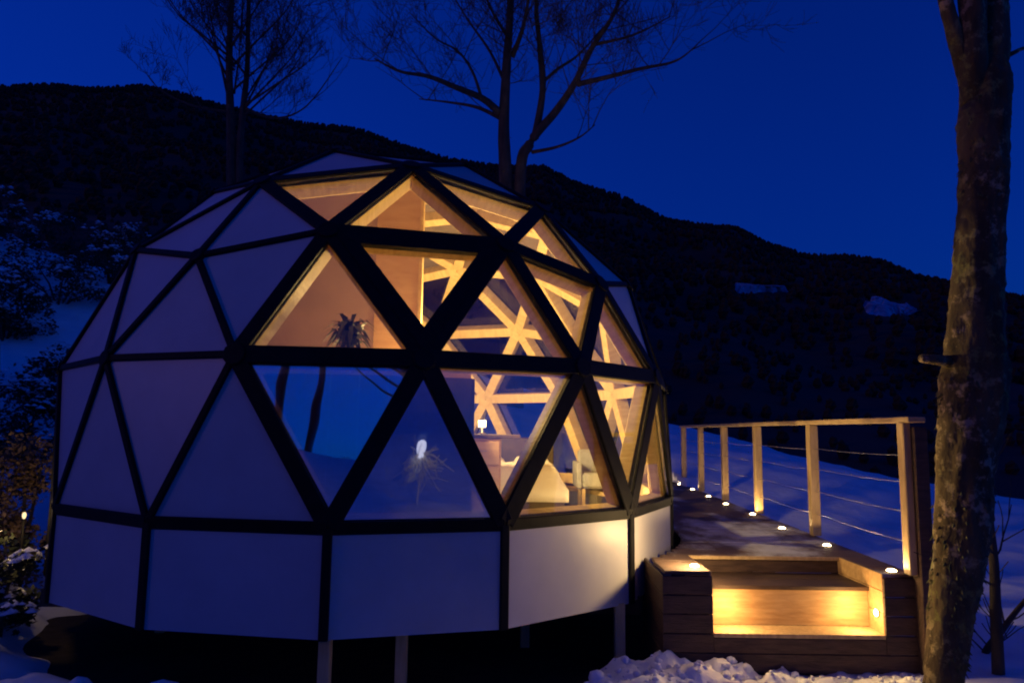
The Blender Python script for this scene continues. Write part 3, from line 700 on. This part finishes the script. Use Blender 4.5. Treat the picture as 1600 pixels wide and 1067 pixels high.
def bare_tree(name, label, base, trunks, limbs, seed, lvl=3, density=2.2, upb=.25, k=9, tw_len=1.6, tw_r=.02, mtr='bark'):
    """trunks, limbs: lists of ([points], r0, r1)"""
    rnd = random.Random(seed); root = tag(empty(name, base), label, 'tree')
    V, F = [], []
    for P, r0, r1 in trunks:
        s = spline([Vector(p) - base for p in P]); tube(V, F, s, [(r0 + (r1 - r0) * (i / (len(s) - 1)) ** .85) * (1 + .06 * noise.noise(s[i] * 3)) for i in range(len(s))], k)
    mesh_obj('trunk', V, F, M[mtr], root, smooth=True)
    for P, r0, r1 in limbs:
        V, F = [], []
        s = spline([Vector(p) - base for p in P]); tube(V, F, s, [r0 + (r1 - r0) * i / (len(s) - 1) for i in range(len(s))], 6)
        mesh_obj('branch', V, F, M[mtr], root, smooth=True)
    V, F = [], []
    for P, r0, r1 in list(limbs) + [(t[0], t[1], t[2], ) for t in trunks]:
        s = spline([Vector(p) - base for p in P], 8); L = sum((s[i + 1] - s[i]).length for i in range(len(s) - 1))
        lo = .15 if (P, r0, r1) in limbs else .45
        for q in range(int(L * density)):
            t = lo + (1 - lo) * rnd.random() ** .8; i = min(len(s) - 2, int(t * (len(s) - 1)))
            d0 = (s[i + 1] - s[i]).normalized(); sd = Vector((rnd.uniform(-1, 1), rnd.uniform(-1, 1), rnd.uniform(-.2, .9))).normalized()
            grow(V, F, s[i], (d0 * .5 + sd * .8 + Vector((0, 0, upb))).normalized(), tw_len * rnd.uniform(.5, 1.1), min(tw_r, r0 * .6), lvl - 1, rnd, upb)
    mesh_obj('crown', V, F, M['twig'], root)
    return root
def P3(l, Y, seed, dep=.12):
    r = random.Random(seed); out = []; off = 0
    for i, (x, y) in enumerate(l):
        out.append(pix(x, y, Y + off)); off += r.uniform(-dep, dep) * Y * .12
    return out
# big bare tree behind the dome
Y = 17.0; b = pix(800, 560, Y); b.z = terrain(b.x, Y) - .1
root_px = lambda x, y: pix(x, y, Y)
tr = [([b + Vector((-.08, 0, 0)), pix(790, 300, Y), pix(787, 200, Y), pix(791, 110, Y), pix(797, 20, Y + .2), pix(803, -120, Y + .5)], .20, .07),
      ([b + Vector((.12, .1, 0)), pix(812, 290, Y), pix(828, 225, Y + .1), pix(868, 175, Y), pix(898, 130, Y - .3), pix(925, 75, Y - .5), pix(960, 20, Y - .9), pix(985, -60, Y - 1)], .17, .03)]
lm = [([pix(782, 178, Y), pix(755, 155, Y - .3), pix(715, 138, Y - .7), pix(670, 120, Y - 1), pix(625, 112, Y - 1.2), pix(585, 92, Y - 1.3)], .10, .015),
      ([pix(782, 185, Y), pix(745, 168, Y + .5), pix(700, 160, Y + 1), pix(655, 155, Y + 1.2)], .06, .012),
      ([pix(836, 215, Y + .1), pix(848, 140, Y + .4), pix(843, 70, Y + .5), pix(838, 0, Y + .9), pix(850, -90, Y + 1)], .11, .04),
      ([pix(800, 90, Y + .1), pix(818, 40, Y - .2), pix(832, -40, Y - .6)], .07, .03),
      ([pix(902, 132, Y - .3), pix(945, 122, Y - .6), pix(1000, 108, Y - 1), pix(1055, 96, Y - 1.2), pix(1090, 70, Y - 1.5)], .075, .012),
      ([pix(832, 238, Y), pix(870, 230, Y - .6), pix(905, 215, Y - .9), pix(930, 195, Y - 1.1)], .05, .01),
      ([pix(847, 130, Y + .42), pix(872, 108, Y + .6), pix(905, 85, Y + .8), pix(950, 35, Y + 1.2), pix(1000, -20, Y + 1.5)], .05, .012),
      ([pix(930, 70, Y - .5), pix(990, 55, Y - .9), pix(1050, 25, Y - 1.2)], .045, .01),
      ([pix(789, 130, Y), pix(765, 80, Y + .6), pix(730, 30, Y + 1), pix(700, -20, Y + 1.2)], .05, .012),
      ([pix(795, 60, Y), pix(770, 20, Y - .6), pix(745, -40, Y - 1)], .05, .02),
      ([pix(752, 152, Y - .32), pix(738, 112, Y - .5), pix(715, 80, Y - .6), pix(680, 60, Y - .9), pix(640, 20, Y - 1)], .04, .01)]
bare_tree('bare_tree', 'large bare tree with dark forked trunk directly behind the dome top', b, tr, lm, 11, 4, 1.7, .06, tw_len=2.0, tw_r=.014)
# slimmer many-stemmed tree behind on the left
Y = 21.0; b = pix(362, 500, Y); b.z = terrain(b.x, Y) - .1
tr = [([b, pix(362, 270, Y), pix(360, 180, Y), pix(358, 90, Y), pix(362, 0, Y), pix(365, -140, Y)], .18, .06),
      ([b + Vector((.2, .1, 0)), pix(374, 270, Y), pix(378, 190, Y), pix(386, 110, Y + .3), pix(388, 20, Y + .4), pix(392, -130, Y + .6)], .14, .05)]
lm = []
rl = random.Random(8)
for k in range(18):
    sx0 = rl.choice((360, 366, 376, 384)); y0 = rl.uniform(40, 215); dx = rl.uniform(-1, 1) * 130; dy = rl.uniform(90, 210)
    lm.append(([pix(sx0, y0, Y), pix(sx0 + dx * .35, y0 - dy * .3, Y + rl.uniform(-.5, .5)), pix(sx0 + dx * .75, y0 - dy * .65, Y + rl.uniform(-1, 1)), pix(sx0 + dx, y0 - dy, Y + rl.uniform(-1.6, 1.6))], .04, .01))
lm.append(([pix(384, 170, Y), pix(430, 185, Y), pix(480, 165, Y - .5), pix(535, 90, Y - .8)], .05, .01))
lm.append(([pix(356, 175, Y), pix(300, 165, Y), pix(250, 140, Y + .4), pix(225, 110, Y + .6)], .045, .01))
bare_tree('bare_tree', 'slender bare tree with upright twiggy crown rising behind the left of the dome', b, tr, lm, 21, 4, 1.3, .25, tw_len=1.8, tw_r=.012)
# lichen-covered trunk close to the camera on the right
def near_tree():
    base = Vector((0, 0, 0)); Yt = 4.78
    cl = [(1470, 1120, 30), (1472, 1060, 27), (1478, 1000, 29), (1489, 900, 35), (1498, 800, 40), (1507, 700, 43), (1515, 600, 46), (1518, 520, 42), (1522, 440, 37), (1526, 350, 33), (1531, 260, 34), (1534, 190, 38), (1537, 130, 35), (1539, 90, 24), (1541, 55, 10)]
    b0 = pix(1480, 1060, Yt); base = Vector((b0.x, Yt, terrain(b0.x, Yt) - .15))
    cl = [(x + 5, y, r) for x, y, r in cl]
    root = tag(empty('lichen_tree', base), 'thick lichen-covered tree trunk close by at the right edge of the deck', 'tree')
    def trunk_mesh(name, P, parent, k=40, amp=.16):
        s = spline([p for p, r in P], 12); rad = []
        n = len(s)
        for i in range(n):
            t = i / (n - 1) * (len(P) - 1); a = min(int(t), len(P) - 2); rad.append(P[a][1] + (P[a + 1][1] - P[a][1]) * (t - a))
        V, F = [], []
        for i, p in enumerate(s):
            for j in range(k):
                a = 2 * math.pi * j / k; d = Vector((math.cos(a), math.sin(a), 0)); q = p + d * rad[i]
                rr = rad[i] * (1 + amp * noise.noise(Vector((d.x * 1.2, d.y * 1.2, p.z * 1.4))) + amp * .9 * (abs(noise.noise(Vector((d.x * 5, d.y * 5, p.z * 2.2)))) - .25) + amp * .5 * noise.noise(q * 22) + amp * .5 * (abs(noise.noise(Vector((d.x * 9, d.y * 9, p.z * 5)))) - .2))
                V.append(p + d * rr - base)
        for i in range(n - 1):
            for j in range(k): F.append((i * k + j, i * k + (j + 1) % k, (i + 1) * k + (j + 1) % k, (i + 1) * k + j))
        F.append(tuple(range(k))[::-1]); F.append(tuple(range((n - 1) * k, n * k)))
        return mesh_obj(name, V, F, M['lichen'], parent, smooth=True)
    S = Yt / FPX
    trunk_mesh('trunk', [(pix(x, y, Yt), r * S) for x, y, r in cl], root)
    trunk_mesh('stem', [(pix(1541, 175, Yt), 26 * S), (pix(1546, 90, Yt), 27 * S), (pix(1549, 0, Yt), 25 * S), (pix(1556, -150, Yt), 22 * S), (pix(1580, -400, Yt), 10 * S)], root, 24)
    trunk_mesh('stem', [(pix(1522, 165, Yt), 20 * S), (pix(1519, 90, Yt - .08), 22 * S), (pix(1518, 0, Yt - .12), 20 * S), (pix(1510, -160, Yt - .2), 17 * S), (pix(1490, -380, Yt - .3), 8 * S)], root, 20)
    trunk_mesh('branch', [(pix(1518, 140, Yt), 15 * S), (pix(1502, 90, Yt - .06), 14 * S), (pix(1484, 30, Yt - .1), 12 * S), (pix(1470, -30, Yt - .14), 11 * S), (pix(1440, -160, Yt - .2), 7 * S)], root, 16)
    V, F = [], []
    tube(V, F, [pix(1490, 566, Yt) - base, pix(1462, 562, Yt - .08) - base, pix(1440, 560, Yt - .12) - base], [.045, .035, .028], 8); mesh_obj('branch_stub', V, F, M['lichen'], root, smooth=True)
    V, F = [], []
    tube(V, F, spline([pix(1560, 92, Yt) - base, pix(1582, 84, Yt) - base, pix(1608, 74, Yt + .1) - base, pix(1700, 60, Yt + .2) - base]), [.022 - .0008 * i for i in range(19)], 6); mesh_obj('branch', V, F, M['lichen'], root, smooth=True)
    # moss tufts on the bark
    V, F = [], []; r = random.Random(2)
    for _ in range(1500):
        i = r.uniform(0, len(cl) - 1.01); a = int(i); t = i - a; x = cl[a][0] + (cl[a + 1][0] - cl[a][0]) * t; y = cl[a][1] + (cl[a + 1][1] - cl[a][1]) * t; rr = (cl[a][2] + (cl[a + 1][2] - cl[a][2]) * t) * S
        ang = r.uniform(0, 6.283); d = Vector((math.cos(ang), math.sin(ang), 0)); c = pix(x, y, Yt) + d * rr * .98
        if noise.noise(c * 2.2) < .02: continue
        s = Vector((-d.y, d.x, 0)); sz = r.uniform(.008, .022); b = len(V); tip = c + d * sz * 1.2 + Vector((0, 0, -sz * r.uniform(.2, 1.6)))
        V += [c - s * sz * .6 - base, c + s * sz * .6 - base, c + Vector((0, 0, sz)) - base, tip - base]; F += [(b, b + 1, b + 3), (b + 1, b + 2, b + 3), (b + 2, b, b + 3)]
    o = mesh_obj('moss', V, F, mat('moss', (.05, .055, .018), (.13, .12, .05), 5, .95), root); o['kind'] = 'stuff'
near_tree()
# thin sapling and dead branch right of the trunk
def small_stem(name, label, P, r0, r1, seed, tw=6, L=.5):
    base = P[0].copy(); root = tag(empty(name, base), label, 'sapling'); V, F = [], []
    s = spline([p - base for p in P]); tube(V, F, s, [r0 + (r1 - r0) * i / (len(s) - 1) for i in range(len(s))], 8); mesh_obj('stem', V, F, M['bark'], root, smooth=True)
    V, F = [], []; r = random.Random(seed)
    for _ in range(tw): i = r.randrange(len(s) // 4, len(s)); grow(V, F, s[i], Vector((r.uniform(-1, 1), r.uniform(-.4, .4), r.uniform(.1, 1))).normalized(), L * r.uniform(.5, 1), r1 * .7, 1, r)
    mesh_obj('twigs', V, F, M['twig'], root)
p0 = pix(1560, 1060, 5.3); p0.z = terrain(p0.x, 5.3) - .1
small_stem('sapling', 'thin dark sapling standing right behind the lichen-covered trunk', [p0, pix(1556, 960, 5.3), pix(1553, 880, 5.3), pix(1545, 800, 5.3), pix(1540, 700, 5.32), pix(1536, 560, 5.35)], .045, .015, 4, 5)
p0 = pix(1560, 1040, 5.9); p0.z = terrain(p0.x, 5.9) - .05
small_stem('brush', 'leaning dead brush in the snow at the bottom right corner', [p0, pix(1540, 1020, 5.9), pix(1565, 985, 5.8), pix(1600, 940, 5.7), pix(1650, 890, 5.6)], .035, .012, 9, 9, .45)

# ------------------------------------------------------------------ shrubs and bushes on the left bank
def shrub(label, base, w, h, n, seed, m='leaf', snow=True, group='bushes on the left bank', size=.06, crm=1.0):
    r = random.Random(seed); root = tag(empty('shrub', base), label, 'shrub', group)
    V, F = [], []; S, G = [], []
    clumps = [(Vector((r.gauss(0, .33) * w, r.gauss(0, .33) * w, h * r.uniform(.12, .92))), r.uniform(.14, .28) * min(w, h) * crm) for _ in range(22)]
    for _ in range(n):
        c, cr = r.choice(clumps); d = Vector((r.gauss(0, 1), r.gauss(0, 1), r.gauss(0, .8))).normalized(); p = c + d * cr * r.uniform(.5, 1.05)
        if p.z < .02: continue
        a = Vector((r.uniform(-1, 1), r.uniform(-1, 1), r.uniform(-.7, .7))).normalized() * size * r.uniform(.6, 1.4); s = a.cross(Vector((r.uniform(-1, 1), r.uniform(-1, 1), 1))).normalized() * size * .35
        b = len(V); V += [p - a * .5, p - s, p + a * .6, p + s]; F.append((b, b + 1, b + 2, b + 3))
    if snow:
        for _ in range(n // 13):
            c, cr = r.choice(clumps[:13]); d = Vector((r.gauss(0, 1), r.gauss(0, 1), abs(r.gauss(0, .8)) + .25)).normalized(); q = c + d * cr * r.uniform(.85, 1.1)
            if q.z < .05: continue
            b = len(S); z = size * r.uniform(.4, 1.3); an = r.uniform(0, 6.28)
            for i in range(5): S.append(q + Vector((math.cos(an + i * 1.257) * z * r.uniform(.6, 1.1), math.sin(an + i * 1.257) * z * r.uniform(.6, 1.1), -z * .25)))
            S.append(q + Vector((0, 0, z * .3)))
            G += [(b + i, b + (i + 1) % 5, b + 5) for i in range(5)]
    o = mesh_obj('foliage', V, F, M[m], root); 
    if S: mesh_obj('snow_cap', S, G, M['snow'], root)['kind'] = 'stuff'
    V, F = [], []
    for k in range(6):
        c, cr = clumps[k]; tube(V, F, [Vector((0, 0, -.15)), Vector((c.x * .4, c.y * .4, c.z * .5)), c], [.03, .02, .008], 5)
    mesh_obj('stem', V, F, M['bark'], root)
def at_ground(px, Y, dz=0):
    g = pix(px, 700, Y); return Vector((g.x, Y, terrain(g.x, Y) + dz))
shrub('evergreen bush at the far left edge, lowest of the bank', at_ground(-35, 7.6), .8, 1.7, 5200, 31, size=.055)
shrub('bush with warm light put into its golden leaf colour, squeezed between the bank and the dome wall', at_ground(46, 7.1), .26, 1.75, 2600, 32, m='litleaf', snow=False, size=.05, crm=3.0)
shrub('low dark bush at the left foot of the dome', at_ground(25, 6.2), .7, .9, 3200, 33, size=.05)
for k, (px, Y, w, h, lb) in enumerate(((30, 11, 1.2, 1.3, 'snowy bush on the bank just above the golden bush'), (120, 13, 1.3, 1.2, 'snowy bush on the bank next to the dome shoulder'), (-10, 14, 1.4, 1.3, 'snowy bush at the left picture edge, middle of the bank'),
                                      (70, 16, 1.5, 1.3, 'snowy bush in the middle of the upper bank'), (150, 18, 1.5, 1.6, 'dark bush at the top of the bank behind the dome shoulder'), (5, 19, 1.7, 1.4, 'topmost snowy bush at the left picture edge'))):
    shrub(lb, at_ground(px, Y), w, h, 3200, 40 + k, size=.075)
# a small garden lamp at the left
def garden_lamp(p, label, watts):
    l = tag(empty('garden_lamp', p), label, 'lamp')
    lathe('stake', [(.012, -.2), (.012, .30)], M['black'], l, 8)
    lathe('globe', [(.008, .30), (.014, .31), (.018, .33), (.014, .35), (.006, .36)], M['dimglobe'], l, 12)
    lathe('cap', [(.026, .361), (.022, .37), (.006, .38)], M['black'], l, 12)
    point_light(l, (.12, -.22, .36), watts, WARM, .04)
g = pix(38, 803, 6.5); garden_lamp(Vector((g.x, 6.5, g.z - .34)), 'small garden lamp glowing left of the dome wall', 5)

# ------------------------------------------------------------------ trees behind the camera (seen mirrored in the windows)
for k, (x, y, h, lb) in enumerate(((-5.6, -14.6, 9, 'bare tree behind the camera mirrored at the left of the window'), (-4.4, -14.9, 10, 'second bare tree behind the camera mirrored in the window'), (-1.9, -16, 8, 'small bare tree farther right behind the camera'))):
    b = Vector((x, y, terrain(x, y) - .1)); r = random.Random(60 + k)
    tr = [([b, b + Vector((.1, 0, h * .3)), b + Vector((.25, .1, h * .6)), b + Vector((.3, .3, h))], .20, .05)]
    lm = []
    for q in range(7):
        z = h * r.uniform(.3, .8); a = r.uniform(0, 6.283); L = r.uniform(1.5, 3)
        s = b + Vector((.2, .08, z)); lm.append(([s, s + Vector((math.cos(a) * L * .5, math.sin(a) * L * .5, L * .3)), s + Vector((math.cos(a) * L, math.sin(a) * L, L * .8))], .06, .015))
    bare_tree('bare_tree', lb, b, tr, lm, 70 + k, 2, 1.5, .3)

# frosted globe lantern behind the camera, mirrored in the window
lan = tag(empty('globe_lantern', (2.13, -1.57, terrain(2.13, -1.57))), 'frosted globe lantern with added starburst twigs behind the camera, mirrored in the window', 'lantern')
lathe('post', [(.06, -.1), (.06, .02), (.012, .05), (.006, .80), (.03, .83)], M['snow'], lan)
V, F = [], []; r = random.Random(77)
for k in range(26):
    a = r.uniform(0, 6.283); grow(V, F, Vector((0, 0, .86)), Vector((math.cos(a), math.sin(a), r.uniform(-1.3, .5))).normalized(), r.uniform(.25, .5), .012, 1, r, -.4)
mesh_obj('starburst_twigs', V, F, M['snow'], lan)  # twigs added to draw the starburst of the mirrored light
lathe('globe', [(.045, .831), (.06, .86), (.08, .91), (.08, .95), (.07, 1.0), (.04, 1.03), (.015, 1.04)], mat('frosted_globe', (.7, .7, .7), emit=(.75, .75, 1.0), estr=.8), lan)
